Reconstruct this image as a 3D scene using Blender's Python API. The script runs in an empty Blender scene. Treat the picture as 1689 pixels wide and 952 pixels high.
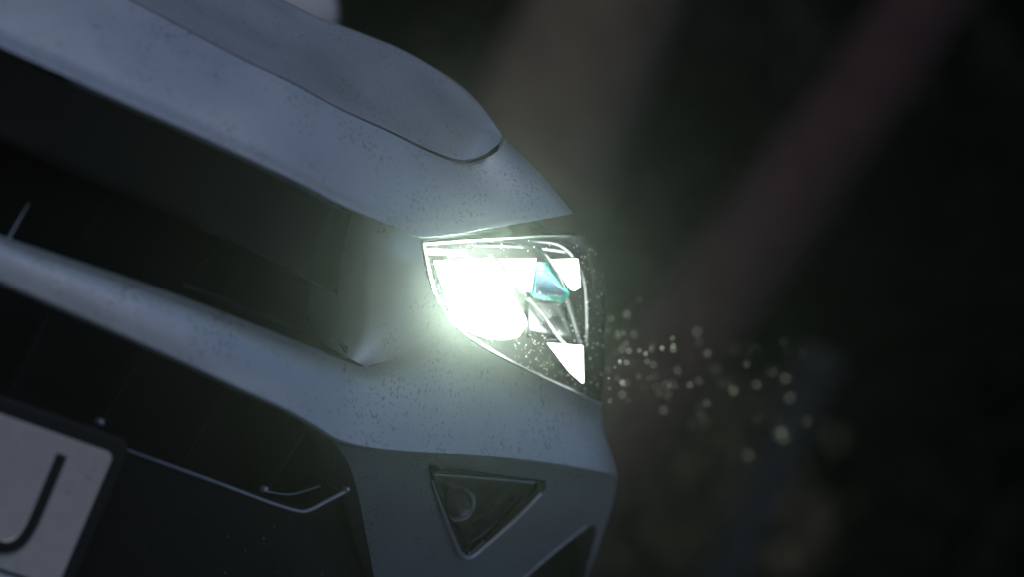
import bpy, bmesh, math, random
import numpy as np
from mathutils import Vector, Matrix

random.seed(7); rng = np.random.default_rng(7)
SC = bpy.context.scene
COL = SC.collection

# ------------------------------------------------------------------ camera
W0, H0 = 1689.0, 952.0
LENS, SENSOR = 100.0, 36.0
FPX = W0 * LENS / SENSOR
PSI = math.radians(32.0)          # the camera looks at the nose from 32 degrees off its axis
ROLL = math.radians(23.0)         # the camera was held tilted
CAM = Vector((-0.674, -1.928, 0.74))
FWD = Vector((math.sin(PSI), math.cos(PSI), 0.0))
RGT = Vector((math.cos(PSI), -math.sin(PSI), 0.0))
UP = Vector((0, 0, 1))
camd = bpy.data.cameras.new('camera'); cam = bpy.data.objects.new('camera', camd); COL.objects.link(cam)
img_right = RGT * math.cos(ROLL) + UP * math.sin(ROLL)
img_up = -RGT * math.sin(ROLL) + UP * math.cos(ROLL)
# the scene appears turned clockwise: the camera's own right axis points up in the world
cam.matrix_world = Matrix(((img_right.x, img_up.x, -FWD.x, CAM.x),
                           (img_right.y, img_up.y, -FWD.y, CAM.y),
                           (img_right.z, img_up.z, -FWD.z, CAM.z), (0, 0, 0, 1)))
camd.lens = LENS; camd.sensor_width = SENSOR; camd.clip_start = 0.05; camd.clip_end = 500
camd.dof.use_dof = True; camd.dof.focus_distance = 2.36; camd.dof.aperture_fstop = 2.5
SC.camera = cam

# ------------------------------------------------------------------ world and light
world = bpy.data.worlds.new('World'); SC.world = world; world.use_nodes = True
nt = world.node_tree; nt.nodes.clear()
sky = nt.nodes.new('ShaderNodeTexSky'); sky.sky_type = 'NISHITA'; sky.sun_disc = False
SUN_EL, SUN_AZ = math.radians(62), math.radians(215)     # azimuth clockwise from +Y: front-left of the car
sky.sun_elevation = SUN_EL; sky.sun_rotation = SUN_AZ
sky.air_density = 1.0; sky.dust_density = 1.0; sky.ozone_density = 4.0
bg = nt.nodes.new('ShaderNodeBackground'); bg.inputs['Strength'].default_value = 0.065
wo = nt.nodes.new('ShaderNodeOutputWorld')
nt.links.new(sky.outputs[0], bg.inputs[0]); nt.links.new(bg.outputs[0], wo.inputs[0])
sund = bpy.data.lights.new('sun', 'SUN'); sund.energy = 0.7; sund.angle = math.radians(40); sund.color = (1.0, 0.97, 0.93)
sun = bpy.data.objects.new('sun', sund); COL.objects.link(sun)
sdir = Vector((math.sin(SUN_AZ) * math.cos(SUN_EL), math.cos(SUN_AZ) * math.cos(SUN_EL), math.sin(SUN_EL)))
sun.rotation_euler = (-sdir).to_track_quat('-Z', 'Y').to_euler()
sun.location = sdir * 20
vs = SC.view_settings; vs.view_transform = 'Standard'; vs.look = 'None'; vs.gamma = 1.0; vs.exposure = -0.05
vs.use_curve_mapping = False
SC.cycles.use_denoising = True
SC.cycles.sample_clamp_indirect = 4.0
SC.cycles.max_bounces = 10; SC.cycles.volume_bounces = 0; SC.cycles.transparent_max_bounces = 16
SC.cycles.caustics_reflective = False; SC.cycles.caustics_refractive = False

# ------------------------------------------------------------------ geometry helpers
CR, SR = math.cos(ROLL), math.sin(ROLL)
def ab(px, py):
    """picture pixel -> level view coordinates (right, up) in pixels"""
    x, y = px - W0 / 2, py - H0 / 2
    return x * CR + y * SR, x * SR - y * CR
SIL = np.array([(832, 226), (890, 286), (946, 351), (964, 388), (986, 418), (998, 500), (998, 560), (992, 650), (994, 700),
                (1008, 750), (1018, 786), (1010, 832), (985, 908), (968, 952), (930, 1060), (900, 1150)], float)
_sa = np.array([ab(*p) for p in SIL]); _o = np.argsort(_sa[:, 1]); SILB = _sa[_o, 1]; SILA = _sa[_o, 0]
RR = 95.0
def depth_at(a, b, rolloff=True):
    l = a / 2080.0 + 0.235
    if l > 0: d = 2.13 + 0.554 * l + 2.15 * l * l
    else: d = 2.13 * (math.cos(PSI) + 488.8 / FPX * math.sin(PSI)) / (math.cos(PSI) - a / FPX * math.sin(PSI))   # straight across the nose
    if rolloff:
        s = np.interp(b, SILB, SILA); q = s - a
        if q < RR:
            q = max(q, 0.0); d += (RR - math.sqrt(max(RR * RR - (RR - q) ** 2, 0))) / 2080.0 * 1.1
    return d
def ray(px, py):
    a, b = ab(px, py)
    return FWD + RGT * (a / FPX) + UP * (b / FPX)
def P(px, py, off=0.0, rolloff=True):
    a, b = ab(px, py)
    return CAM + ray(px, py) * (depth_at(a, b, rolloff) + off)
def on_plane(px, py, y):
    r = ray(px, py); return CAM + r * ((y - CAM.y) / r.y)
def catmull(pts, n):
    """n+1 points evenly spaced along a smooth curve through pts"""
    p = np.array(pts, float)
    if len(p) == 2:
        return np.array([p[0] + (p[1] - p[0]) * i / n for i in range(n + 1)])
    q = np.vstack([2 * p[0] - p[1], p, 2 * p[-1] - p[-2]])
    out = []
    for i in range(1, len(q) - 2):
        for k in range(24):
            t = k / 24.0; t2 = t * t; t3 = t2 * t
            out.append(0.5 * ((2 * q[i]) + (-q[i-1] + q[i+1]) * t + (2*q[i-1] - 5*q[i] + 4*q[i+1] - q[i+2]) * t2 + (-q[i-1] + 3*q[i] - 3*q[i+1] + q[i+2]) * t3))
    out.append(q[-2]); out = np.array(out)
    L = np.concatenate([[0], np.cumsum(np.linalg.norm(np.diff(out, axis=0), axis=1))])
    s = np.linspace(0, L[-1], n + 1)
    return np.stack([np.interp(s, L, out[:, k]) for k in range(out.shape[1])], 1)
def sm(x, a, b):
    t = min(max((x - a) / (b - a), 0.0), 1.0); return t * t * (3 - 2 * t)
def curve1(xs, ys):
    c = catmull(list(zip(xs, ys)), 120)
    return lambda t: float(np.interp(t, c[:, 0], c[:, 1]))
def inside(poly, x, y):
    r = False; n = len(poly)
    for i in range(n):
        x1, y1 = poly[i]; x2, y2 = poly[(i + 1) % n]
        if (y1 > y) != (y2 > y) and x < (x2 - x1) * (y - y1) / (y2 - y1) + x1: r = not r
    return r
def level_even(c, n):
    """resample a dense curve evenly along the level view's horizontal"""
    a = c[:, 0] * CR + c[:, 1] * SR; q = np.linspace(a[0], a[-1], n + 1)
    return np.stack([np.interp(q, a, c[:, 0]), np.interp(q, a, c[:, 1])], 1)
def coons(bottom, top, left, right, ns, ntt, level=False):
    B = catmull(bottom, ns); T = catmull(top, ns)
    if level: B = level_even(catmull(bottom, 900), ns); T = level_even(catmull(top, 900), ns)
    Lc = catmull(left, ntt) if left else catmull([B[0], T[0]], ntt)
    Rc = catmull(right, ntt) if right else catmull([B[-1], T[-1]], ntt)
    G = np.zeros((ntt + 1, ns + 1, 2))
    for j in range(ntt + 1):
        t = j / ntt
        for i in range(ns + 1):
            s = i / ns
            G[j, i] = ((1 - t) * B[i] + t * T[i] + (1 - s) * Lc[j] + s * Rc[j]
                       - ((1 - s) * (1 - t) * B[0] + s * (1 - t) * B[-1] + (1 - s) * t * T[0] + s * t * T[-1]))
    return G

MATS = {}
def link(o, parent=None):
    COL.objects.link(o)
    if parent is not None: o.parent = parent
    return o
def mesh_obj(name, verts, faces, mat, parent=None, smooth=True):
    me = bpy.data.meshes.new(name)
    me.from_pydata([tuple(v) for v in verts], [], faces); me.update()
    if smooth: me.polygons.foreach_set('use_smooth', [True] * len(me.polygons))
    if mat is not None: me.materials.append(MATS[mat])
    bm = bmesh.new(); bm.from_mesh(me); bmesh.ops.remove_doubles(bm, verts=bm.verts, dist=1e-6)
    bmesh.ops.recalc_face_normals(bm, faces=bm.faces)
    for e in bm.edges:
        if len(e.link_faces) == 2 and e.calc_face_angle(0) > 0.6: e.smooth = False
    bm.to_mesh(me); bm.free()
    return link(bpy.data.objects.new(name, me), parent)
def label(o, text, cat=None, group=None, kind=None):
    if text: o['label'] = text
    if cat: o['category'] = cat
    if group: o['group'] = group
    if kind: o['kind'] = kind
    return o
def empty(name, loc=(0, 0, 0)):
    o = bpy.data.objects.new(name, None); o.location = loc; o.empty_display_size = 0.1
    return link(o)
def rows_mesh(name, R, mat, parent, holes=None, smooth=True):
    """R: rows of world points (None-free); a quad sheet"""
    nr, nc = len(R), len(R[0]); V = [p for r in R for p in r]; F = []
    for j in range(nr - 1):
        for i in range(nc - 1):
            if holes is not None and holes(j, i): continue
            F.append((j * nc + i, j * nc + i + 1, (j + 1) * nc + i + 1, (j + 1) * nc + i))
    return mesh_obj(name, V, F, mat, parent, smooth)
def mirror(o):
    m = o.modifiers.new('mirror', 'MIRROR'); m.use_axis = (True, False, False)
    m.use_bisect_axis = (True, False, False); m.use_clip = False; m.merge_threshold = 0.0005
    return o
def mirror_copy(o):
    me = o.data.copy(); n = o.copy(); n.data = me; COL.objects.link(n)
    for v in me.vertices: v.co.x = -v.co.x
    me.flip_normals(); return n
def panel(name, mat, parent, bottom, top, left, right, off, ns, ntt, back_right=(), back_top=(), back_bottom=(), back_left=(),
          hole_polys=(), rolloff=True, smooth=True, level=False):
    """A body panel: its outline and its distance give a sheet; back_* turn its edges inwards or carry them on
    behind the edge that the eye sees (lists of displacement vectors, one per extra row)."""
    G = coons(bottom, top, left, right, ns, ntt, level)
    R = [[P(G[j, i, 0], G[j, i, 1], off(G[j, i, 0], G[j, i, 1], j / ntt, i / ns), rolloff) for i in range(ns + 1)] for j in range(ntt + 1)]
    for r in R:
        if back_left: r[:0] = [r[0] + Vector(v) for v in reversed(back_left)]
        if back_right:
            e = r[-1]; r.extend([e + Vector(v) for v in back_right])
    nl = len(back_left)
    if back_top: R.extend([[p + Vector(v) for p in R[ntt]] for v in back_top])
    nb = len(back_bottom)
    if back_bottom: R[:0] = [[p + Vector(v) for p in R[0]] for v in reversed(back_bottom)]
    def hole(j, i):
        jj, ii = j - nb, i - nl
        if not hole_polys or jj < 0 or ii < 0 or jj >= ntt or ii >= ns: return False
        c = (G[jj, ii] + G[jj + 1, ii + 1] + G[jj + 1, ii] + G[jj, ii + 1]) / 4
        return any(inside(h, c[0], c[1]) for h in hole_polys)
    o = rows_mesh(name, R, mat, parent, hole, smooth)
    o_px = G
    return o, R
def tube(name, pts, rad, mat, parent, n=8, taper=None):
    pts = [Vector(p) for p in pts]; V = []; F = []
    for k, p in enumerate(pts):
        d = (pts[min(k + 1, len(pts) - 1)] - pts[max(k - 1, 0)]).normalized()
        u = d.orthogonal().normalized() if k == 0 else (u - d * u.dot(d)).normalized()
        w = d.cross(u); r = rad if taper is None else rad * taper(k / (len(pts) - 1))
        for q in range(n):
            an = 2 * math.pi * q / n; V.append(p + (u * math.cos(an) + w * math.sin(an)) * r)
    for k in range(len(pts) - 1):
        for q in range(n):
            F.append((k * n + q, k * n + (q + 1) % n, (k + 1) * n + (q + 1) % n, (k + 1) * n + q))
    F.append(tuple(range(n))); F.append(tuple(range((len(pts) - 1) * n, len(pts) * n)))
    return mesh_obj(name, V, F, mat, parent)
def px_tube(name, pxs, off, rad, mat, parent, n=40, taper=None, rolloff=True):
    c = catmull(pxs, n)
    offs = off if callable(off) else (lambda t: off)
    return tube(name, [P(p[0], p[1], offs(k / n), rolloff) for k, p in enumerate(c)], rad, mat, parent, 8, taper)
def slab(name, pts, thick_vec, mat, parent, bevel=0.0, smooth=False):
    """flat outline with thickness"""
    n = len(pts); pts = [Vector(p) for p in pts]; t = Vector(thick_vec)
    V = pts + [p + t for p in pts]
    F = [tuple(range(n)), tuple(range(2 * n - 1, n - 1, -1))] + [(i, (i + 1) % n, n + (i + 1) % n, n + i) for i in range(n)]
    o = mesh_obj(name, V, F, mat, parent, smooth)
    if bevel:
        m = o.modifiers.new('bevel', 'BEVEL'); m.width = bevel; m.segments = 3; m.limit_method = 'ANGLE'
    return o
def ring(name, outer, inner, off_o, off_i, mat, parent, n=72, lift=0.0):
    """closed trim ring between two pixel outlines, with a raised rounded middle"""
    A = catmull(outer + [outer[0]], n); Bn = catmull(inner + [inner[0]], n); R = []
    for f, ex in ((-0.25, 0.012), (0, 0.0), (0.15, -0.6 * lift), (0.5, -lift), (0.85, -0.6 * lift), (1.0, 0.0), (1.02, 0.02)):
        ff = min(max(f, 0), 1)
        R.append([P(*(A[k] * (1 - ff) + Bn[k] * ff), off_o * (1 - ff) + off_i * ff + ex) for k in range(n + 1)])
    return rows_mesh(name, R, mat, parent)

# ------------------------------------------------------------------ materials
def new_mat(name):
    m = bpy.data.materials.new(name); m.use_nodes = True; MATS[name] = m
    return m, m.node_tree, m.node_tree.nodes['Principled BSDF']
def noise(nt, scale, detail=4, rough=0.55):
    tc = nt.nodes.new('ShaderNodeTexCoord'); n = nt.nodes.new('ShaderNodeTexNoise')
    n.inputs['Scale'].default_value = scale; n.inputs['Detail'].default_value = detail; n.inputs['Roughness'].default_value = rough
    nt.links.new(tc.outputs['Object'], n.inputs['Vector']); return n
def ramp(nt, src, p0, c0, p1, c1):
    r = nt.nodes.new('ShaderNodeValToRGB'); e = r.color_ramp.elements
    e[0].position = p0; e[0].color = (*c0, 1); e[1].position = p1; e[1].color = (*c1, 1)
    nt.links.new(src, r.inputs[0]); return r
def bump(nt, src, b, strength, dist):
    n = nt.nodes.new('ShaderNodeBump'); n.inputs['Strength'].default_value = strength; n.inputs['Distance'].default_value = dist
    nt.links.new(src, n.inputs['Height']); nt.links.new(n.outputs[0], b.inputs['Normal'])
def plain(name, col, rough=0.5, metal=0.0, scale=60.0, var=0.25, bmp=0.0, coat=0.0, spec=0.5):
    m, nt, b = new_mat(name)
    n = noise(nt, scale); lo = tuple(c * (1 - var) for c in col); hi = tuple(min(c * (1 + var), 1) for c in col)
    r = ramp(nt, n.outputs['Fac'], 0.3, lo, 0.7, hi); nt.links.new(r.outputs[0], b.inputs['Base Color'])
    b.inputs['Roughness'].default_value = rough; b.inputs['Metallic'].default_value = metal
    b.inputs['Coat Weight'].default_value = coat; b.inputs['Coat Roughness'].default_value = 0.15
    b.inputs['Specular IOR Level'].default_value = spec
    if bmp: bump(nt, n.outputs['Fac'], b, bmp, 0.001)
    return m
def paint_mat():
    m, nt, b = new_mat('grey_paint')
    n1 = noise(nt, 9, 5); base = ramp(nt, n1.outputs['Fac'], 0.3, (0.43, 0.47, 0.525), 0.7, (0.49, 0.53, 0.585))
    # road dirt thrown up: small dark splashes in loose clusters
    n2 = noise(nt, 300, 2, 0.5); n3 = noise(nt, 24, 3, 0.6)
    mul = nt.nodes.new('ShaderNodeMath'); mul.operation = 'MULTIPLY'
    r2 = ramp(nt, n2.outputs['Fac'], 0.56, (0, 0, 0), 0.64, (1, 1, 1)); r3 = ramp(nt, n3.outputs['Fac'], 0.48, (0, 0, 0), 0.62, (1, 1, 1))
    nt.links.new(r2.outputs[0], mul.inputs[0]); nt.links.new(r3.outputs[0], mul.inputs[1])
    mix = nt.nodes.new('ShaderNodeMixRGB'); mix.inputs[2].default_value = (0.10, 0.095, 0.09, 1)
    sc = nt.nodes.new('ShaderNodeMath'); sc.operation = 'MULTIPLY'; sc.inputs[1].default_value = 0.5
    nt.links.new(mul.outputs[0], sc.inputs[0]); nt.links.new(sc.outputs[0], mix.inputs[0])
    nt.links.new(base.outputs[0], mix.inputs[1]); nt.links.new(mix.outputs[0], b.inputs['Base Color'])
    rr = ramp(nt, n1.outputs['Fac'], 0.3, (0.36,) * 3, 0.7, (0.46,) * 3); nt.links.new(rr.outputs[0], b.inputs['Roughness'])
    b.inputs['Metallic'].default_value = 0.75
    b.inputs['Coat Weight'].default_value = 0.35; b.inputs['Coat Roughness'].default_value = 0.16
    nb = noise(nt, 900, 2); bump(nt, nb.outputs['Fac'], b, 0.05, 0.0003)
paint_mat()
plain('black_plastic', (0.009, 0.009, 0.009), 0.6, scale=500, bmp=0.25, spec=0.3)
plain('gloss_black', (0.010, 0.010, 0.011), 0.22, coat=0.5, scale=20)
plain('grain_plastic', (0.007, 0.007, 0.007), 0.7, scale=700, bmp=0.5, spec=0.2)
plain('dull_black', (0.004, 0.004, 0.004), 0.8, scale=200, spec=0.1)
plain('rubber', (0.010, 0.010, 0.010), 0.7, scale=200)
plain('satin_chrome', (0.55, 0.56, 0.58), 0.28, 1.0, var=0.08)
plain('chrome', (0.75, 0.77, 0.78), 0.12, 1.0, var=0.05)
plain('dark_chrome', (0.20, 0.22, 0.22), 0.25, 1.0, var=0.15)
plain('bowl_chrome', (0.30, 0.27, 0.25), 0.3, 0.85, var=0.3)
plain('teal_reflection', (0.03, 0.60, 0.48), 0.22, 0.35, scale=90, var=0.5)  # teal reflection painted as the facet's own colour
plain('blue_reflection', (0.25, 0.55, 0.90), 0.22, 0.35, scale=90, var=0.3)  # blue reflection painted on the same way
plain('plate_white', (0.36, 0.35, 0.37), 0.40, scale=120, var=0.05, bmp=0.05, coat=0.2)
plain('plate_strip', (0.35, 0.40, 0.47), 0.45, scale=80, var=0.06)
plain('letter_black', (0.006, 0.006, 0.007), 0.35, scale=80)
plain('silver_trim', (0.45, 0.46, 0.52), 0.35, 0.7, var=0.1)
plain('tyre', (0.012, 0.012, 0.012), 0.8, scale=90, bmp=0.4)
plain('asphalt', (0.030, 0.031, 0.033), 0.62, scale=45, var=0.4, bmp=0.6)
plain('soil', (0.022, 0.020, 0.013), 0.9, scale=6, var=0.5, bmp=0.6)
plain('grass', (0.014, 0.016, 0.007), 0.7, scale=3, var=0.5)
plain('leaf_dark', (0.014, 0.018, 0.010), 0.9, scale=2.5, var=0.5, spec=0.1)
plain('leaf_olive_veil', (0.105, 0.092, 0.060), 0.9, scale=2.5, var=0.4, spec=0.1)  # leaf colour lightened and warmed to carry the lamp's veil of glow
plain('bark_brown_veil', (0.16, 0.11, 0.078), 0.85, scale=14, var=0.45, bmp=0.8)  # bark lightened and warmed too, standing in for the glow in the air
plain('bark_flare_red', (0.044, 0.017, 0.017), 0.85, scale=10, var=0.35, bmp=0.8)  # magenta lens flare put into the bark colour
plain('bark_grey', (0.010, 0.0105, 0.013), 0.85, scale=12, var=0.35, bmp=0.8)
def emit(name, col, strength):
    m = bpy.data.materials.new(name); m.use_nodes = True; MATS[name] = m; nt = m.node_tree; nt.nodes.clear()
    e = nt.nodes.new('ShaderNodeEmission'); e.inputs[0].default_value = (*col, 1); e.inputs[1].default_value = strength
    o = nt.nodes.new('ShaderNodeOutputMaterial'); nt.links.new(e.outputs[0], o.inputs[0])
emit('low_beam', (0.77, 1.0, 0.78), 4200.0)
emit('reflector_glow', (0.92, 1.0, 0.90), 40.0)  # glow put into the reflector itself to widen the lamp's burst
emit('day_light', (0.95, 1.0, 0.97), 14.0)
def clear_mat(name, tint, rough, refl=1.0, ior=1.5):
    m = bpy.data.materials.new(name); m.use_nodes = True; MATS[name] = m; nt = m.node_tree; nt.nodes.clear()
    t = nt.nodes.new('ShaderNodeBsdfTransparent'); t.inputs[0].default_value = (*tint, 1)
    g = nt.nodes.new('ShaderNodeBsdfGlossy'); g.inputs['Roughness'].default_value = rough
    f = nt.nodes.new('ShaderNodeFresnel'); f.inputs[0].default_value = ior
    k = nt.nodes.new('ShaderNodeMath'); k.operation = 'MULTIPLY'; k.inputs[1].default_value = refl
    x = nt.nodes.new('ShaderNodeMixShader'); o = nt.nodes.new('ShaderNodeOutputMaterial')
    nt.links.new(f.outputs[0], k.inputs[0]); nt.links.new(k.outputs[0], x.inputs[0])
    nt.links.new(t.outputs[0], x.inputs[1]); nt.links.new(g.outputs[0], x.inputs[2]); nt.links.new(x.outputs[0], o.inputs[0])
clear_mat('lens_plastic', (0.95, 0.96, 0.96), 0.06)
clear_mat('fog_glass', (0.75, 0.75, 0.75), 0.05)
clear_mat('screen_glass', (0.25, 0.28, 0.28), 0.03)
def drop_mat():
    m, nt, b = new_mat('water_bead')
    b.inputs['Base Color'].default_value = (0.9, 0.92, 0.93, 1); b.inputs['Roughness'].default_value = 0.05
    b.inputs['Transmission Weight'].default_value = 0.9; b.inputs['IOR'].default_value = 1.33
    m = bpy.data.materials.new('falling_drop'); m.use_nodes = True; MATS['falling_drop'] = m; nt = m.node_tree; nt.nodes.clear()
    t = nt.nodes.new('ShaderNodeBsdfTranslucent'); t.inputs[0].default_value = (0.80, 0.76, 0.70, 1)
    g = nt.nodes.new('ShaderNodeBsdfDiffuse'); g.inputs[0].default_value = (0.7, 0.66, 0.62, 1)
    x = nt.nodes.new('ShaderNodeMixShader'); x.inputs[0].default_value = 0.4; o = nt.nodes.new('ShaderNodeOutputMaterial')
    nt.links.new(t.outputs[0], x.inputs[1]); nt.links.new(g.outputs[0], x.inputs[2]); nt.links.new(x.outputs[0], o.inputs[0])
drop_mat()

# ------------------------------------------------------------------ ground
def sheet(name, x0, x1, y0, y1, z, n, mat, rough=0.0):
    R = [[Vector((x0 + (x1 - x0) * i / n, y0 + (y1 - y0) * j / n, z + rough * math.sin(i * 1.7 + j * 0.9) * math.sin(j * 1.3 - i * .4))) for i in range(n + 1)] for j in range(n + 1)]
    return rows_mesh(name, R, mat, None)
label(sheet('ground', -60, 80, -40, 110, -0.02, 40, 'soil', 0.01), 'dark soil ground reaching away under the trees', kind='structure')
label(sheet('road', -9, 4.2, -12, 14, 0.0, 24, 'asphalt', 0.0015), 'damp dark asphalt the car stands on', kind='structure')

# ------------------------------------------------------------------ the car
car = empty('car'); label(car, 'grey car with its headlight on, wet paint, black grilles and white plate', 'car')

# --- upper nose panel between grille and bonnet
def off_nose(px, py, t, s):
    return 0.0 + 0.075 * t ** 1.25 + 0.012 * sm(t, 0, 0.15) - 0.012
NOSE_B = [(-420, -116), (-140, 12), (0, 76), (100, 121), (200, 166), (300, 210), (400, 256), (500, 304), (560, 336), (620, 362), (660, 379), (692, 391),
          (740, 388), (800, 378), (870, 366), (947, 352)]
NOSE_T = [(-355, -300), (-75, -151), (60, -81), (215, 0), (300, 45), (400, 98), (480, 136), (560, 180), (640, 217), (700, 247), (745, 265), (770, 269),
          (800, 261), (824, 246), (833, 228)]
nose, nose_rows = panel('nose_panel', 'grey_paint', car, NOSE_B, NOSE_T, None, [(947, 352), (890, 286), (833, 228)], off_nose, 110, 26,
             back_right=[(0.004, 0.03, -0.004), (0.01, 0.10, -0.012), (0.02, 0.30, -0.03)],
             back_top=[(0, 0.0006, -0.0004), (0, 0.001, -0.012)], back_bottom=[(0, 0.0006, -0.0002), (0, 0.04, 0.0)])
mirror(nose)
# --- bonnet
def off_hood(px, py, t, s):
    i = s * 110; gap = float(np.interp(i, np.arange(111), HGAP))
    d = ((px - 788) * 112 + (py - 160) * 52) / 123.0
    return 0.0755 + 0.0018 * gap * t ** 1.1 - 0.00022 * max(d, 0.0) * sm(gap, 0, 40)
HOOD_B = [(-357, -302), (-76, -153), (60, -83), (215, -2), (300, 43), (400, 96), (480, 133.5), (560, 177.5), (640, 213), (700, 242.5), (745, 259.5), (769, 263),
          (797, 255), (819, 241), (828, 223)]
HOOD_T = [(-200, -330), (60, -205), (250, -110), (380, -45), (470, 0), (545, 37), (600, 56), (660, 80), (720, 114), (760, 141), (786, 166), (808, 194), (828, 223)]
HGAP = np.linalg.norm(level_even(catmull(HOOD_T, 900), 110) - level_even(catmull(HOOD_B, 900), 110), axis=1)
hood, hood_rows = panel('bonnet', 'grey_paint', car, HOOD_B, HOOD_T, None, None, off_hood, 110, 26,
             back_top=[(0, 0.05, 0.002), (0, 0.20, 0.006), (0, 0.45, 0.010)], back_bottom=[(0, 0.0006, -0.0005), (0, 0.010, -0.006)], level=True)
mirror(hood)
# dark body under the bonnet gap
und = panel('inner_panel', 'rubber', car, [(p[0] - 6, p[1] + 14) for p in NOSE_T[:-1]] + [(822, 244)], [(p[0] + 0.5, p[1] - 1.5) for p in HOOD_B[:-1]] + [(824, 234)], None, None,
            lambda px, py, t, s: 0.100, 110, 3)[0]
mirror(und)

# --- upper grille: sloping black face, slot and bars
def bump_at(px): return sm(px, 455, 640)
face = panel('grille_face', 'gloss_black', car, [(-420, 38), (-140, 166), (0, 230), (150, 298), (300, 362), (440, 425), (500, 456), (548, 482), (600, 512), (640, 534)],
             [(-420, -108), (-140, 20), (0, 84), (200, 174), (400, 264), (560, 344), (620, 372), (660, 390), (686, 400)], None, None,
             lambda px, py, t, s: 0.045 - 0.032 * t + 0.045 * sm(s, 0.70, 1.0), 60, 10, back_bottom=[(0, 0.004, -0.001), (0, 0.05, 0.0)])[0]
mirror(face)
slot = panel('grille_back', 'black_plastic', car, [(-420, 160), (-140, 330), (0, 400), (200, 470), (400, 545), (600, 640)],
             [(-420, 0), (-140, 120), (0, 190), (200, 280), (400, 370), (600, 470)], None, None, lambda px, py, t, s: 0.27, 40, 4)[0]
mirror(slot)
for (x0, y0, x1, y1) in ((322, 448, 365, 398), (140, 384, 188, 318)):
    px_tube('grille_bar', [(x0 - 6, y0 + 12), (x1 + 10, y1 - 14)], 0.09, 0.0013, 'black_plastic', car, 6)
px_tube('grille_trim', [(-6, 428), (12, 396), (30, 364), (48, 334)], lambda t: 0.035 + 0.01 * t, 0.0018, 'dark_chrome', car, 20, lambda t: 1.15 - 0.9 * t)
px_tube('lower_trim', [(300, 468), (380, 500), (440, 524), (500, 548)], 0.020, 0.0011, 'gloss_black', car, 30)

# --- bumper: band between the grilles running into the corner under the headlight
PL = curve1([0, 0.3, 0.62, 0.85, 1.0], [-0.036, -0.018, -0.007, -0.005, -0.007])
PR = curve1([0, 0.3, 0.6, 0.82, 1.0], [-0.034, -0.016, -0.002, 0.002, 0.0])
def pocket(px): return 0.20 * min(max((690 - px) / 180.0, 0.0), 1.1) ** 2.4
def off_big(px, py, t, s):
    w = bump_at(px); return PL(t) * (1 - w) + PR(t) * w + 0.3 * pocket(px) * sm(t, 0.2, 1.0) * sm(px, 520, 640)
BIG_B = [(-420, 270), (-140, 398), (0, 462), (100, 506), (200, 550), (300, 595), (400, 642), (470, 674), (520, 702), (560, 726), (620, 740), (700, 747), (780, 751), (860, 758), (940, 769), (1018, 785)]
BIG_T = [(-420, 205), (-140, 330), (0, 388), (100, 422), (200, 455), (300, 490), (400, 528), (500, 568), (560, 592), (604, 606), (650, 592), (700, 566), (748, 538),
         (772, 556), (820, 585), (900, 625), (990, 667)]
BIG_R = [(1018, 785), (1008, 750), (995, 712), (990, 667)]
big, big_rows = panel('bumper', 'grey_paint', car, BIG_B, BIG_T, None, BIG_R, off_big, 130, 34,
            back_right=[(0.004, 0.03, 0), (0.012, 0.10, 0), (0.02, 0.30, 0)], back_top=[],
            back_bottom=[(0, 0.002, -0.0025), (0, 0.012, -0.004), (0, 0.05, -0.004)])
mirror(big)
cheek = panel('bumper_cheek', 'grey_paint', car, [(604, 606), (650, 592), (700, 566), (748, 538)], [(566, 332), (620, 358), (660, 375), (692, 389)],
              [(604, 606), (562, 584), (524, 560), (508, 530), (510, 490), (530, 430), (566, 332)], [(748, 538), (716, 486), (700, 440), (692, 389)],
              lambda px, py, t, s: 0.005 * (1 - bump_at(px)) * (1 - t) + pocket(px) * (0.3 + 0.7 * sm(t, 0.0, 0.4)) * (1 - 0.35 * t) + 0.006 * sm(t, 0.7, 1), 40, 40)[0]
mirror_copy(cheek)
slab('dark_seam_strip', [P(x, y, o) for x, y, o in ((553, 556, 0.044), (562, 562, 0.044), (584, 586, 0.032), (602, 614, 0.022), (594, 604, 0.024), (572, 584, 0.034))], (0, 0.004, 0), 'rubber', car)  # dark strip painted in where the seam is an open, shaded gap

# --- lower corner of the bumper with the fog lamp
FOG_O = [(707, 772), (712, 767), (760, 775), (890, 793), (899, 800), (897, 812), (850, 858), (782, 918), (768, 924), (757, 916), (735, 860), (714, 800)]
FOG_I = [(716, 784), (720, 781), (765, 785), (876, 796), (884, 801), (880, 810), (840, 848), (778, 903), (768, 908), (761, 902), (741, 856), (721, 806)]
INTAKE = [(866, 952), (920, 905), (968, 868), (980, 866), (984, 874), (974, 920), (962, 960), (930, 1062), (800, 1062)]
PT = curve1([0, 0.35, 0.7, 0.9, 1.0], [0.115, 0.066, 0.016, -0.006, -0.022])
def off_pod(px, py, t, s): return PT(t) - 0.0
POD_B = [(640, 1062), (740, 1062), (840, 1062), (930, 1060)]
POD_T = [(548, 728), (570, 736), (620, 744), (700, 751), (780, 755), (860, 762), (940, 773), (1017, 789)]
POD_L = [(640, 1062), (617, 952), (602, 872), (588, 805), (572, 760), (548, 728)]
POD_R = [(930, 1060), (968, 952), (985, 908), (1010, 832), (1017, 789)]
pod, pod_rows = panel('bumper_corner', 'grey_paint', car, POD_B, POD_T, POD_L, POD_R, off_pod, 120, 90,
            back_right=[(0.004, 0.03, 0), (0.012, 0.10, 0), (0.02, 0.30, 0)], back_left=[(-0.001, 0.006, 0), (-0.001, 0.06, 0)],
            back_bottom=[(0, 0.01, -0.02), (0, 0.12, -0.03)], hole_polys=([((a[0] + b[0]) / 2, (a[1] + b[1]) / 2) for a, b in zip(FOG_O, FOG_I)], INTAKE))
mirror_copy(pod)
def pod_off(px, py): return PT(min(max((1062 - py) / (1062 - (747 + (px - 600) * 0.09)), 0), 1))
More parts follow.
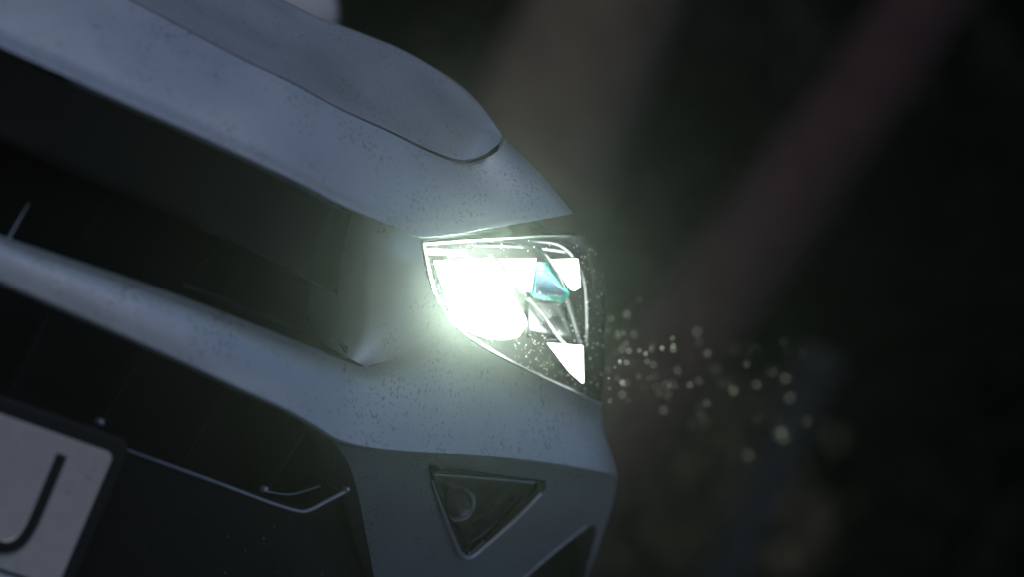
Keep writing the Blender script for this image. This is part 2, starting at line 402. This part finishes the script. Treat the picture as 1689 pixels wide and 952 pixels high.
def pod_tube(name, pxs, lift, rad, mat, parent, n=40, taper=None):
    c = catmull(pxs, n); return tube(name, [P(p[0], p[1], pod_off(p[0], p[1]) - lift) for p in c], rad, mat, parent, 8, taper)
def fog_ring():
    A = catmull(FOG_O + [FOG_O[0]], 90); Bn = catmull(FOG_I + [FOG_I[0]], 90); R = []
    for f, ex in ((-0.1, 0.010), (0, 0.001), (0.3, -0.0012), (0.7, -0.0008), (1.0, 0.002), (1.15, 0.012)):
        R.append([P(*(A[k] * (1 - f) + Bn[k] * f), pod_off(*A[k]) + ex) for k in range(91)])
    return rows_mesh('fog_lamp', R, 'black_plastic', car)
fog = fog_ring()
def off_fog(px, py): return off_pod(px, py, sm(1, 0, 1) * max(0.0, 1 - (py - 755) / 300.0), 0)
A = [(893, 814), (850, 858), (800, 902), (782, 917), (770, 922), (758, 914), (742, 876), (726, 834), (712, 792)]
trim = pod_tube('bezel_trim', A, 0.0005, 0.0026, 'silver_trim', fog, 60, lambda t: 1.0 if t < 0.6 else 1.0 - 0.6 * (t - .6) / .4)
pod_tube('bezel_edge', [(714, 783), (770, 787), (880, 797)], 0.0, 0.0010, 'silver_trim', fog, 30)
bowl_rows = []
inn = catmull(FOG_I + [FOG_I[0]], 60); cen = np.array([790.0, 835.0])
for f, o in ((1.03, 0.004), (0.97, 0.02), (0.86, 0.05), (0.5, 0.062), (0.02, 0.065)):
    bowl_rows.append([P(*(cen + (p - cen) * f), o - 0.004 + pod_off(*p) * sm(f, 0.4, 0.95)) for p in inn])
rows_mesh('reflector_bowl', bowl_rows, 'bowl_chrome', fog)
gl = [[P(*(cen + (p - cen) * f), 0.004 + pod_off(*p) * f) for p in inn] for f in (1.02, 0.6, 0.01)]
rows_mesh('fog_glass', gl, 'fog_glass', fog)
def lathe(name, centre, axis, prof, mat, parent, n=28):
    ax = Vector(axis).normalized(); u = ax.orthogonal().normalized(); w = ax.cross(u); R = []
    for r, h in prof:
        R.append([Vector(centre) + ax * h + (u * math.cos(2 * math.pi * k / n) + w * math.sin(2 * math.pi * k / n)) * r for k in range(n + 1)])
    return rows_mesh(name, R, mat, parent)
lathe('fog_bulb', P(757, 832, 0.034), (-0.1, -1, 0), [(0.0001, 0.014), (0.006, 0.012), (0.010, 0.006), (0.0115, 0), (0.0125, -0.004), (0.0125, -0.03)], 'satin_chrome', fog)
lathe('bulb_ring', P(757, 832, 0.026), (-0.1, -1, 0), [(0.0135, 0.0), (0.0150, 0.002), (0.0165, 0.0), (0.0150, -0.002), (0.0135, 0.0)], 'chrome', fog)
px_tube('reflector_rib', [(772, 862), (800, 850), (846, 822)], 0.03, 0.0008, 'chrome', fog, 12)
px_tube('reflector_rib', [(778, 896), (820, 862), (862, 820)], 0.024, 0.0008, 'dark_chrome', fog, 12)
intake = panel('side_intake', 'black_plastic', car, [(760, 1070), (930, 1064)], [(860, 948), (925, 895), (990, 860)], None, None, lambda px, py, t, s: 0.16, 12, 8, rolloff=False)[0]
pod_tube('intake_edge', [(840, 975), (866, 953), (920, 907), (970, 868)], 0.0, 0.0009, 'silver_trim', intake, 24)

# --- lower grille, deep opening and plate carrier
deep = panel('lower_grille', 'black_plastic', car, [(-420, 600), (-140, 700), (0, 765), (250, 860), (560, 960)], [(-420, 230), (-140, 360), (0, 425), (200, 515), (400, 610), (600, 740)], None, None,
             lambda px, py, t, s: 0.13, 30, 8)[0]
mirror(deep)
LIP = [(-420, 490), (-140, 604), (0, 662), (110, 706), (205, 742), (350, 794), (440, 828), (488, 844), (508, 844), (540, 828), (573, 810), (600, 800)]
carrier = panel('plate_carrier', 'grain_plastic', car, [(-420, 900), (-140, 1000), (100, 1075), (350, 1080), (500, 1080), (640, 1080)], LIP, None, None,
                lambda px, py, t, s: 0.012 - 0.004 * t + 0.09 * sm(px, 480, 610), 80, 30, back_top=[(0, 0.003, 0.0015), (0, 0.010, 0.002), (0, 0.14, -0.012)])[0]
mirror(carrier)
px_tube('lip_trim', [(207, 742), (350, 794), (440, 828), (488, 843), (508, 843), (540, 827), (574, 809)], 0.006, 0.0016, 'silver_trim', carrier, 60, lambda t: 0.35 + 0.75 * t)
for i, (x, y) in enumerate(((166, 697), (437, 808), (572, 808))):
    lathe('clip', P(x, y, 0.004), (0, -1, 0.2), [(0.0001, 0.003), (0.0016, 0.0025), (0.0024, 0.001), (0.0026, -0.004)], 'silver_trim', carrier, 12)
for (x0, y0, x1, y1) in ((165, 700, 238, 578), (437, 812, 500, 716), (20, 640, 82, 512), (306, 756, 372, 640)):
    q = [P(x0, y0, 0.03), P(x1, y1, 0.03), P(x1, y1, 0.12), P(x0, y0, 0.12)]
    slab('grille_fin', q, (0.002, 0.0, 0), 'black_plastic', deep)
px_tube('grille_rod', [(440, 812), (480, 816), (528, 803)], 0.06, 0.0010, 'silver_trim', deep, 16)

# --- number plate
TR = P(188, 749, -0.010); YP = TR.y
def pl(px, py, dy=0.0): return on_plane(px, py, YP + dy)
BR = on_plane(92, 968, YP); PH = TR.z - BR.z; XR = TR.x
plate_root_z = BR.z
def round_rect(x0, x1, z0, z1, r, y):
    out = []
    for cx, cz, a0 in ((x1 - r, z1 - r, 0), (x0 + r, z1 - r, 90), (x0 + r, z0 + r, 180), (x1 - r, z0 + r, 270)):
        for k in range(6):
            an = math.radians(a0 + 18 * k); out.append(Vector((cx + r * math.cos(an), y, cz + r * math.sin(an))))
    return out
holder = slab('plate_holder', round_rect(-XR - 0.012, XR + 0.012, BR.z - 0.026, TR.z + 0.011, 0.012, YP + 0.001), (0, 0.014, 0), 'black_plastic', car, 0.002)
frame = slab('holder_rim', round_rect(-XR - 0.0135, XR + 0.0135, BR.z - 0.028, TR.z + 0.0125, 0.013, YP + 0.004), (0, 0.012, 0), 'gloss_black', holder, 0.002)
plate = slab('number_plate', round_rect(-XR, XR, BR.z, TR.z, 0.006, YP - 0.001), (0, 0.0018, 0), 'plate_white', car, 0.0006)
slab('holder_strip', [Vector((-XR, YP - 0.0012, BR.z - 0.022)), Vector((XR, YP - 0.0012, BR.z - 0.022)), Vector((XR, YP - 0.0012, BR.z - 0.003)), Vector((-XR, YP - 0.0012, BR.z - 0.003))], (0, 0.002, 0), 'plate_strip', holder)
jp = catmull([(101, 750), (80, 800), (60, 848), (46, 876), (28, 897), (2, 903), (-24, 889)], 48)
jv = [on_plane(p[0], p[1], YP - 0.001) for p in jp]; R = []
for dz, wf in ((0.001, 1.25), (-0.0006, 1.12), (-0.0014, 0.95), (-0.0014, -0.95), (-0.0006, -1.12), (0.001, -1.25)):
    row = []
    for k, p in enumerate(jv):
        d = (jv[min(k + 1, 48)] - jv[max(k - 1, 0)]); d.y = 0; d.normalize(); nrm = Vector((-d.z, 0, d.x))
        row.append(p + nrm * (0.0046 * wf) + Vector((0, dz, 0)))
    R.append(row)
lj = rows_mesh('letter_j', R, 'plate_white', plate, smooth=False); lj.data.materials.append(MATS['letter_black'])
R2 = []
for w0 in (0.0044, -0.0044):
    row = []
    for k, p in enumerate(jv):
        d = (jv[min(k + 1, 48)] - jv[max(k - 1, 0)]); d.y = 0; d.normalize(); nrm = Vector((-d.z, 0, d.x))
        row.append(p + nrm * w0 + Vector((0, -0.0016, 0)))
    R2.append(row)
rows_mesh('letter_ink', R2, 'letter_black', lj, smooth=False)

# --- headlight
HL_T = [(699, 402), (760, 397), (840, 392), (905, 388), (962, 389)]
HL_B = [(716, 482), (745, 532), (770, 553), (820, 583), (900, 623), (988, 662)]
HL_L = [(716, 482), (706, 440), (699, 402)]
HL_R = [(988, 662), (995, 600), (998, 520), (994, 455), (984, 415), (962, 389)]
light = panel('headlight', 'black_plastic', car, HL_B, HL_T, HL_L, HL_R, lambda px, py, t, s: 0.105, 30, 20, rolloff=False)[0]
out_px = np.vstack([catmull(HL_B, 40)[:-1], catmull(HL_R, 30)[:-1], catmull(HL_T[::-1], 40)[:-1], catmull(HL_L[::-1], 20)])
HC = np.array([845.0, 505.0])
wall = [[P(*(HC + (p - HC) * f), o) for p in out_px] for f, o in ((1.0, 0.003), (0.985, 0.012), (0.97, 0.09), (0.90, 0.13))]
rows_mesh('housing_wall', wall, 'dark_chrome', light)
bez = [[P(*(HC + (p - HC) * f), o) for p in out_px] for f, o in ((1.012, 0.006), (1.006, 0.0005), (1.000, 0.0010), (0.995, 0.006))]
rows_mesh('lens_rim', bez, 'dull_black', light)
lens = panel('lens', 'lens_plastic', light, HL_B, HL_T, HL_L, HL_R, lambda px, py, t, s: -0.006 * (4 * t * (1 - t)) ** 0.5 * (4 * s * (1 - s)) ** 0.5, 40, 30,
             back_right=[(0.004, 0.03, 0), (0.012, 0.09, 0.0), (0.02, 0.2, 0.0)])
lens_rows = lens[1]; lens = lens[0]
# side of the housing behind the wrapped lens
px_tube('edge_strip', [(770, 556), (820, 586), (900, 626), (990, 667)], -0.001, 0.0011, 'silver_trim', light, 40)
px_tube('top_strip', [(697, 398), (740, 391), (800, 383), (840, 378)], 0.006, 0.0010, 'satin_chrome', light, 40, lambda t: 1.2 - 1.1 * t)
# projector: bright lens in a chrome collar
BC = P(784, 492, 0.044, False)
lathe('projector_collar', BC, (0.0, -1, 0.0), [(0.0265, 0.004), (0.0275, 0.005), (0.0285, 0.002), (0.0290, -0.004), (0.0290, -0.03)], 'chrome', light, 40)
lathe('projector_lens', BC, (0.0, -1, 0.0), [(0.0001, 0.011), (0.010, 0.0102), (0.018, 0.0075), (0.023, 0.004), (0.026, 0.0)], 'low_beam', light, 40)
# reflector slopes beside the projector; one glows itself to fill the bloom
def facet(name, pts, off, mat, thick=0.006, bevel=0.0006):
    offs = off if isinstance(off, (list, tuple)) else [off] * len(pts)
    return slab(name, [P(x, y, o, False) for (x, y), o in zip(pts, offs)], FWD * thick, mat, light, bevel)
facet('led_window', [(818, 427), (884, 426), (876, 481), (858, 482)], 0.034, 'day_light', 0.006, 0.0003)
facet('led_window', [(909, 428), (953, 427), (957, 473), (948, 479), (940, 476)], 0.030, 'day_light', 0.006, 0.0003)
facet('led_window', [(903, 567), (961, 572), (962, 633), (940, 614)], 0.022, 'day_light', 0.006, 0.0003)
facet('led_window', [(702, 410), (770, 412), (772, 421), (706, 419)], 0.014, 'day_light', 0.003)
facet('divider', [(809, 419), (817, 419), (865, 489), (857, 492)], 0.012, 'dull_black', 0.002, 0.0002)
facet('reflector_facet', [(715, 430), (770, 430), (808, 425), (830, 458), (848, 482), (859, 502), (865, 524), (864, 542), (856, 554), (838, 560), (806, 560), (780, 550), (758, 530), (743, 508), (733, 484)], [0.06] * 15, 'reflector_glow', 0.004)
facet('reflector_facet', [(884, 432), (905, 432), (940, 486), (930, 500), (880, 492), (874, 482)], [0.044, 0.048, 0.036, 0.034, 0.036, 0.040], 'teal_reflection')
facet('reflector_facet', [(884, 446), (900, 452), (934, 482), (926, 490), (882, 484)], [0.036, 0.037, 0.030, 0.030, 0.033], 'blue_reflection', 0.002)
facet('reflector_facet', [(872, 500), (950, 500), (958, 560), (898, 562), (872, 545)], [0.07, 0.055, 0.05, 0.06, 0.075], 'dark_chrome')
for k, (pts, m, r) in enumerate((([(852, 400), (890, 412), (912, 440), (938, 500), (956, 560), (966, 610)], 'dark_chrome', 0.0022),
                                 ([(872, 395), (925, 405), (960, 450), (968, 520), (966, 600)], 'dark_chrome', 0.0018),
                                 ([(868, 490), (892, 515), (918, 552), (934, 570)], 'dark_chrome', 0.0022),
                                 ([(780, 403), (850, 405), (920, 412), (966, 424)], 'dark_chrome', 0.0020),
                                 ([(808, 420), (838, 470), (866, 520), (872, 556)], 'dark_chrome', 0.0020),
                                 ([(900, 396), (940, 402), (972, 428), (982, 480)], 'dark_chrome', 0.0015))):
    px_tube('chrome_fin', pts, 0.042 + 0.004 * k, r, m, light, 30, None, False)

# --- rest of the front: fender, wheel, windscreen, mirror
XS = P(1016, 788, 0.0).x
side = [[Vector((XS + 0.03 - 0.10 * max(0, (z - 0.62) / 0.3) ** 2 - 0.03 * max(0, (0.5 - z) / 0.3), y, z + 0.06 * sm(y, 0.5, 1.4) * (z > 0.7))) for y in np.linspace(0.56, 1.9, 40)] for z in np.linspace(0.22, 0.86, 28)]
WC = (1.02, 0.31)
fend = rows_mesh('fender', side, 'grey_paint', car, lambda j, i: (np.linspace(0.56, 1.9, 40)[i] + .017 - WC[0]) ** 2 + (np.linspace(0.22, 0.86, 28)[j] + .012 - WC[1]) ** 2 < 0.37 ** 2)
mirror_copy(fend)
wheel = lathe('wheel', (XS - 0.06, WC[0], WC[1]), (1, 0, 0), [(0.20, -0.10), (0.29, -0.10), (0.312, -0.08), (0.316, 0.0), (0.312, 0.07), (0.29, 0.085), (0.21, 0.08), (0.20, 0.06)], 'tyre', car, 48)
wheel.name = 'tyre'
lathe('rim', (XS - 0.06, WC[0], WC[1]), (1, 0, 0), [(0.205, 0.078), (0.195, 0.07), (0.18, 0.03), (0.06, 0.045), (0.03, 0.06), (0.0001, 0.06)], 'satin_chrome', wheel, 40)
wsr = [[Vector((x, 1.12 + 0.55 * t + 0.35 * x * x * (1 - 0.5 * t), 0.90 + 0.44 * t - 0.05 * x * x)) for x in np.linspace(-0.66, 0.66, 24)] for t in np.linspace(0, 1, 8)]
rows_mesh('windscreen', wsr, 'screen_glass', car)
rows_mesh('roof', [[Vector((x, 1.67 + 0.17 * x * x + 2.0 * t, 1.335 - 0.05 * x * x + 0.05 * math.sin(t * 2.6))) for x in np.linspace(-0.60, 0.60, 16)] for t in np.linspace(0, 1, 8)], 'grey_paint', car)
for sx in (-1, 1):
    tube('pillar', [Vector((sx * 0.665, 1.27, 0.885)), Vector((sx * 0.66, 1.55, 1.12)), Vector((sx * 0.61, 1.76, 1.31))], 0.03, 'grey_paint', car, 10)
MC = CAM + ray(432, -22) * 3.25
mp = [[MC + Vector((0.10 * math.cos(v) * math.cos(u), 0.07 * math.cos(v) * math.sin(u) + 0.03 * math.sin(v), 0.055 * math.sin(v) * (1 + .15 * math.cos(u)))) for u in np.linspace(0, 2 * math.pi, 33)] for v in np.linspace(-math.pi / 2, math.pi / 2, 17)]
mir = rows_mesh('side_mirror', mp, 'plate_white', car); label(mir, 'rounded door mirror, highlight painted on as a pale colour')  # pale instead of body grey: a bright highlight put into the colour
tube('mirror_arm', [MC + Vector((-0.02, 0.03, -0.03)), MC + Vector((-0.08, 0.10, -0.10))], 0.02, 'black_plastic', mir)

# --- water beads
ico = bmesh.new(); bmesh.ops.create_icosphere(ico, subdivisions=1, radius=1.0)
IV = np.array([v.co[:] for v in ico.verts]); IF = [tuple(v.index for v in f.verts) for f in ico.faces]; ico.free()
def beads(name, parent, rows, count, rmin, rmax, accept, mat='water_bead', flat=0.55):
    V = []; F = []; n = 0; nr, nc = len(rows), len(rows[0]); guard = 0
    while n < count and guard < count * 60:
        guard += 1
        j = random.uniform(0, nr - 1.001); i = random.uniform(0, nc - 1.001); jj, ii = int(j), int(i); fj, fi = j - jj, i - ii
        a, b, c, d = rows[jj][ii], rows[jj][ii + 1], rows[jj + 1][ii + 1], rows[jj + 1][ii]
        p = a * (1 - fi) * (1 - fj) + b * fi * (1 - fj) + c * fi * fj + d * (1 - fi) * fj
        nrm = (b - a).cross(d - a)
        if nrm.length < 1e-12: continue
        nrm.normalize()
        if nrm.dot(CAM - p) < 0: nrm = -nrm
        v = p - CAM; dep = v.dot(FWD); aa = v.dot(RGT) / dep * FPX; bb = v.dot(UP) / dep * FPX
        px = aa * CR + bb * SR + W0 / 2; py = aa * SR - bb * CR + H0 / 2
        if random.random() > accept(px, py): continue
        r = rmin + (rmax - rmin) * random.random() ** 2.2
        u = nrm.orthogonal().normalized(); w = nrm.cross(u); an = random.random() * 6.28
        u, w = u * math.cos(an) + w * math.sin(an), w * math.cos(an) - u * math.sin(an)
        el = random.uniform(0.8, 1.35)
        b0 = len(V)
        for q in IV:
            V.append(p + u * (q[0] * r * el) + w * (q[1] * r) + nrm * (q[2] * r * flat + r * 0.15))
        F.extend([tuple(b0 + k for k in f) for f in IF]); n += 1
    if V:
        o = mesh_obj(name, V, F, mat, parent); o['kind'] = 'stuff'; return o
def vis(px, py): return 0 < px < 1030 and -20 < py < 980
beads('water_beads', big, big_rows, 900, 0.0004, 0.0013, lambda x, y: vis(x, y) * (0.25 + 0.75 * sm(x, 700, 900)))
beads('water_beads', nose, nose_rows, 800, 0.0003, 0.0012, lambda x, y: vis(x, y) * (0.15 + 0.85 * math.exp(-((x - 780) / 90) ** 2 - ((y - 310) / 45) ** 2)))
beads('water_beads', hood, hood_rows, 160, 0.0003, 0.0010, lambda x, y: vis(x, y) * 1.0)
beads('water_beads', pod, pod_rows, 250, 0.0004, 0.0010, lambda x, y: float(vis(x, y) and not inside(FOG_O, x, y) and not inside(INTAKE, x, y)))
beads('water_beads', lens, lens_rows, 380, 0.0003, 0.0009, lambda x, y: (1.0 if 845 < x < 965 and 545 < y else 0.5 if x > 955 else 0.10) if 690 < x < 1005 else 0.0, 'falling_drop')
pr = [[Vector((x, YP - 0.0012, z)) for x in np.linspace(0, XR, 8)] for z in np.linspace(BR.z, TR.z, 4)]
beads('water_beads', plate, pr, 90, 0.0004, 0.0009, lambda x, y: 1.0)
cr = [[P(x, y + (x - 0) * 0.2, 0.008) for x in np.linspace(200, 610, 10)] for y in np.linspace(1000, 770, 6)]
beads('water_beads', carrier, cr, 80, 0.0004, 0.0010, lambda x, y: float(y > 760 + (x - 205) * 0.36 and x > 200 and x < 590), flat=0.5)

# ------------------------------------------------------------------ drizzle caught in the beam
dme = None
for k in range(96):
    s = random.random() ** 1.9
    px = 1003 + 330 * s + random.gauss(0, 22); py = 560 + 40 * random.random() + 110 * s + random.gauss(0, 38 + 30 * s)
    if px < 1000: px = 2000 - px
    py = min(py, 730 + random.gauss(0, 12))
    d = 2.22 - 0.52 * (0.4 * random.random() + 0.6 * s) + random.gauss(0, 0.04)
    r = random.choice((0.0003, 0.0004, 0.0005, 0.0007))
    if dme is None:
        bm = bmesh.new(); bmesh.ops.create_icosphere(bm, subdivisions=2, radius=1.0)
        for v in bm.verts: v.co.z *= 1.12 if v.co.z > 0 else 0.95
        dme = bpy.data.meshes.new('raindrop'); bm.to_mesh(dme); bm.free(); dme.materials.append(MATS['falling_drop'])
        dme.polygons.foreach_set('use_smooth', [True] * len(dme.polygons))
    o = link(bpy.data.objects.new('raindrop', dme)); o.location = CAM + ray(px, py) * d; o.scale = (r, r, r * random.uniform(1.0, 1.5))
    label(o, 'raindrop glinting in the air beside the lit headlight', 'raindrop', 'raindrops falling through the beam')

# ------------------------------------------------------------------ background trees and bushes
def leaves(name, centre, radii, count, size, mat, parent, clumps=26):
    c = np.array(centre); V = []; F = []
    cl = []
    for _ in range(clumps):
        v = rng.normal(size=3); v /= np.linalg.norm(v); cl.append(c + v * np.array(radii) * rng.uniform(0.35, 1.0))
    for k in range(count):
        p = cl[k % clumps] + rng.normal(size=3) * np.array(radii) * 0.2
        if p[2] < 0.03: p[2] = 0.03 + abs(rng.normal()) * 0.1
        d = rng.normal(size=3); d /= np.linalg.norm(d); e = np.cross(d, rng.normal(size=3)); e /= np.linalg.norm(e)
        sz = size * rng.uniform(0.6, 1.3); b0 = len(V)
        V.extend([p - d * sz, p + e * sz * 0.45, p + d * sz, p - e * sz * 0.45]); F.append((b0, b0 + 1, b0 + 2, b0 + 3))
    me = bpy.data.meshes.new(name); me.from_pydata([tuple(v) for v in V], [], F); me.materials.append(MATS[mat])
    return link(bpy.data.objects.new(name, me), parent)
def at(px, py, d): return CAM + ray(px, py) * d
def tree(name, lab, top_px, bot_px, d, rad, bark, leaf, crown_h, crown_r, bend=0.06):
    a = at(*bot_px, d); b = at(*top_px, d); dirn = (b - a).normalized()
    base = a - dirn * ((a.z) / dirn.z); base.z = 0
    top = base + dirn * (crown_h / dirn.z)
    t = empty(name, base); label(t, lab, 'tree', 'trees behind the car')
    L = [Vector((0, 0, -0.05)).lerp(top - base, k / 10.0) + Vector((random.gauss(0, .03), random.gauss(0, .03), 0)) * (k > 0) + Vector((bend * math.sin(k * .5) , 0, 0)) for k in range(11)]
    tr = tube('trunk', L, rad, bark, t, 12, lambda u: 1.25 - 0.25 * min(u * 6, 1) - 0.55 * u)
    for q in range(5):
        an = q * 1.3 + random.random(); h = 0.6 + 0.09 * q; p0 = L[int(h * 10)]
        p1 = p0 + Vector((math.cos(an) * crown_r * .6, math.sin(an) * crown_r * .6, crown_r * .5))
        tube('limb', [p0, p0.lerp(p1, .5) + Vector((0, 0, .1)), p1], rad * .35, bark, tr, 7, lambda u: 1 - .7 * u)
    leaves('crown', top - base + Vector((0, 0, crown_r * .2)), (crown_r, crown_r, crown_r * .75), 5200, 0.11, leaf, t, 40)
    return t
tree('tree', 'leaning tree with slender trunk reddened for lens flare beyond the raindrops', (1480, 40), (1090, 560), 9.0, 0.17, 'bark_flare_red', 'leaf_dark', 5.2, 1.7)
tree('tree', 'thick upright brown tree, lightened for the lamp glow, rising behind the bonnet corner', (1000, 10), (850, 290), 11.0, 0.36, 'bark_brown_veil', 'leaf_olive_veil', 5.6, 1.8)
pb = at(1235, 850, 8.0); pt = at(1345, 610, 8.0); pt.x, pt.y = pb.x + (pt.x - pb.x) * .4, pb.y + (pt.y - pb.y) * .4
fp = empty('fence_post', (pb.x, pb.y, 0)); label(fp, 'short grey weathered post standing beyond the raindrops', 'post')
hh = pt.z
tube('shaft', [Vector((0, 0, -.05)), Vector((0.01, 0, hh * .5)), Vector((0.02, 0.01, hh))], 0.07, 'bark_grey', fp, 9, lambda u: 1 - .1 * u)
tube('cap', [Vector((0.02, 0.01, hh)), Vector((0.02, 0.01, hh + .02)), Vector((0.02, 0.01, hh + .05))], 0.078, 'bark_grey', fp, 9, lambda u: 1 - .8 * max(u - .4, 0))
def bush(lab, px, py, d, radii, leaf, n=9000, size=0.045):
    c = at(px, py, d); base = Vector((c.x, c.y, 0)); t = empty('bush', base); label(t, lab, 'bush', 'bushes behind the car')
    leaves('foliage', (0, 0, max(c.z, radii[2] * .9)), radii, n, size, leaf, t, 34)
    for q in range(4):
        an = q * 1.6; tube('stem', [Vector((0.05 * math.cos(an), 0.05 * math.sin(an), -.03)), Vector((radii[0] * .5 * math.cos(an), radii[1] * .5 * math.sin(an), max(c.z, radii[2] * .9)))], 0.025, 'bark_brown_veil', t, 6, lambda u: 1 - .7 * u)
bush('olive bush, lightened for the lamp glow, between the brown and the reddish tree trunks', 1080, 280, 12.5, (1.0, 0.8, 1.1), 'leaf_olive_veil')
bush('dark bush filling the gap behind the bonnet', 720, 60, 14.0, (1.3, 1.0, 1.4), 'leaf_dark')
bush('large dark bush under the leaning reddish trunk', 1420, 420, 13.0, (1.4, 1.0, 1.5), 'leaf_dark', 12000)
bush('nearly black bush behind the short grey post', 1600, 720, 11.0, (1.3, 0.9, 1.1), 'leaf_dark', 11000)
bush('low olive bush beside the bumper corner', 1060, 840, 9.5, (0.45, 0.45, 0.4), 'leaf_olive_veil', 6000)
# dense wood closing the view: one mass of leaves
wood = leaves('wood', (14.0, 23.0, 4.6), (34.0, 4.0, 5.2), 110000, 0.36, 'leaf_dark', None, 1000)
for v in wood.data.vertices: v.co.y -= 0.016 * (v.co.x - 6.0) ** 2 * (1 if v.co.x > 6 else 0.5)
label(wood, 'dark wood closing off the view behind the trees', 'wood', kind='stuff')
# rough grass on the verge
V = []; F = []
for k in range(26000):
    x = rng.uniform(-1, 13); y = rng.uniform(3.5, 15); 
    if x < 4.2 and y < 14: continue
    h = rng.uniform(0.05, 0.22); an = rng.uniform(0, 6.28); b0 = len(V); lean = rng.normal(size=2) * 0.05
    V.extend([(x - .006 * math.cos(an), y - .006 * math.sin(an), -0.02), (x + .006 * math.cos(an), y + .006 * math.sin(an), -0.02), (x + lean[0], y + lean[1], h)]); F.append((b0, b0 + 1, b0 + 2))
me = bpy.data.meshes.new('grass'); me.from_pydata(V, [], F); me.materials.append(MATS['grass'])
label(link(bpy.data.objects.new('grass', me)), 'rough dark grass on the verge', 'grass', kind='stuff')

# ------------------------------------------------------------------ haze added for the halo round the lamp
bm = bmesh.new(); bmesh.ops.create_cube(bm, size=1.0)
for v in bm.verts: v.co = Vector((-62 + (v.co.x + .5) * 146, -42 + (v.co.y + .5) * 156, -1.1 + (v.co.z + .5) * 16.0))
me = bpy.data.meshes.new('haze'); bm.to_mesh(me); bm.free()
hz = link(bpy.data.objects.new('haze', me)); hz['kind'] = 'stuff'; hz['label'] = 'thin haze added to spread a halo round the headlight'
m = bpy.data.materials.new('haze'); m.use_nodes = True; nt = m.node_tree; nt.nodes.clear()
v = nt.nodes.new('ShaderNodeVolumePrincipled'); v.inputs['Color'].default_value = (0.94, 0.96, 0.95, 1); v.inputs['Density'].default_value = 0.0015
v.inputs['Anisotropy'].default_value = 0.975
o = nt.nodes.new('ShaderNodeOutputMaterial'); nt.links.new(v.outputs[0], o.inputs['Volume']); me.materials.append(m)
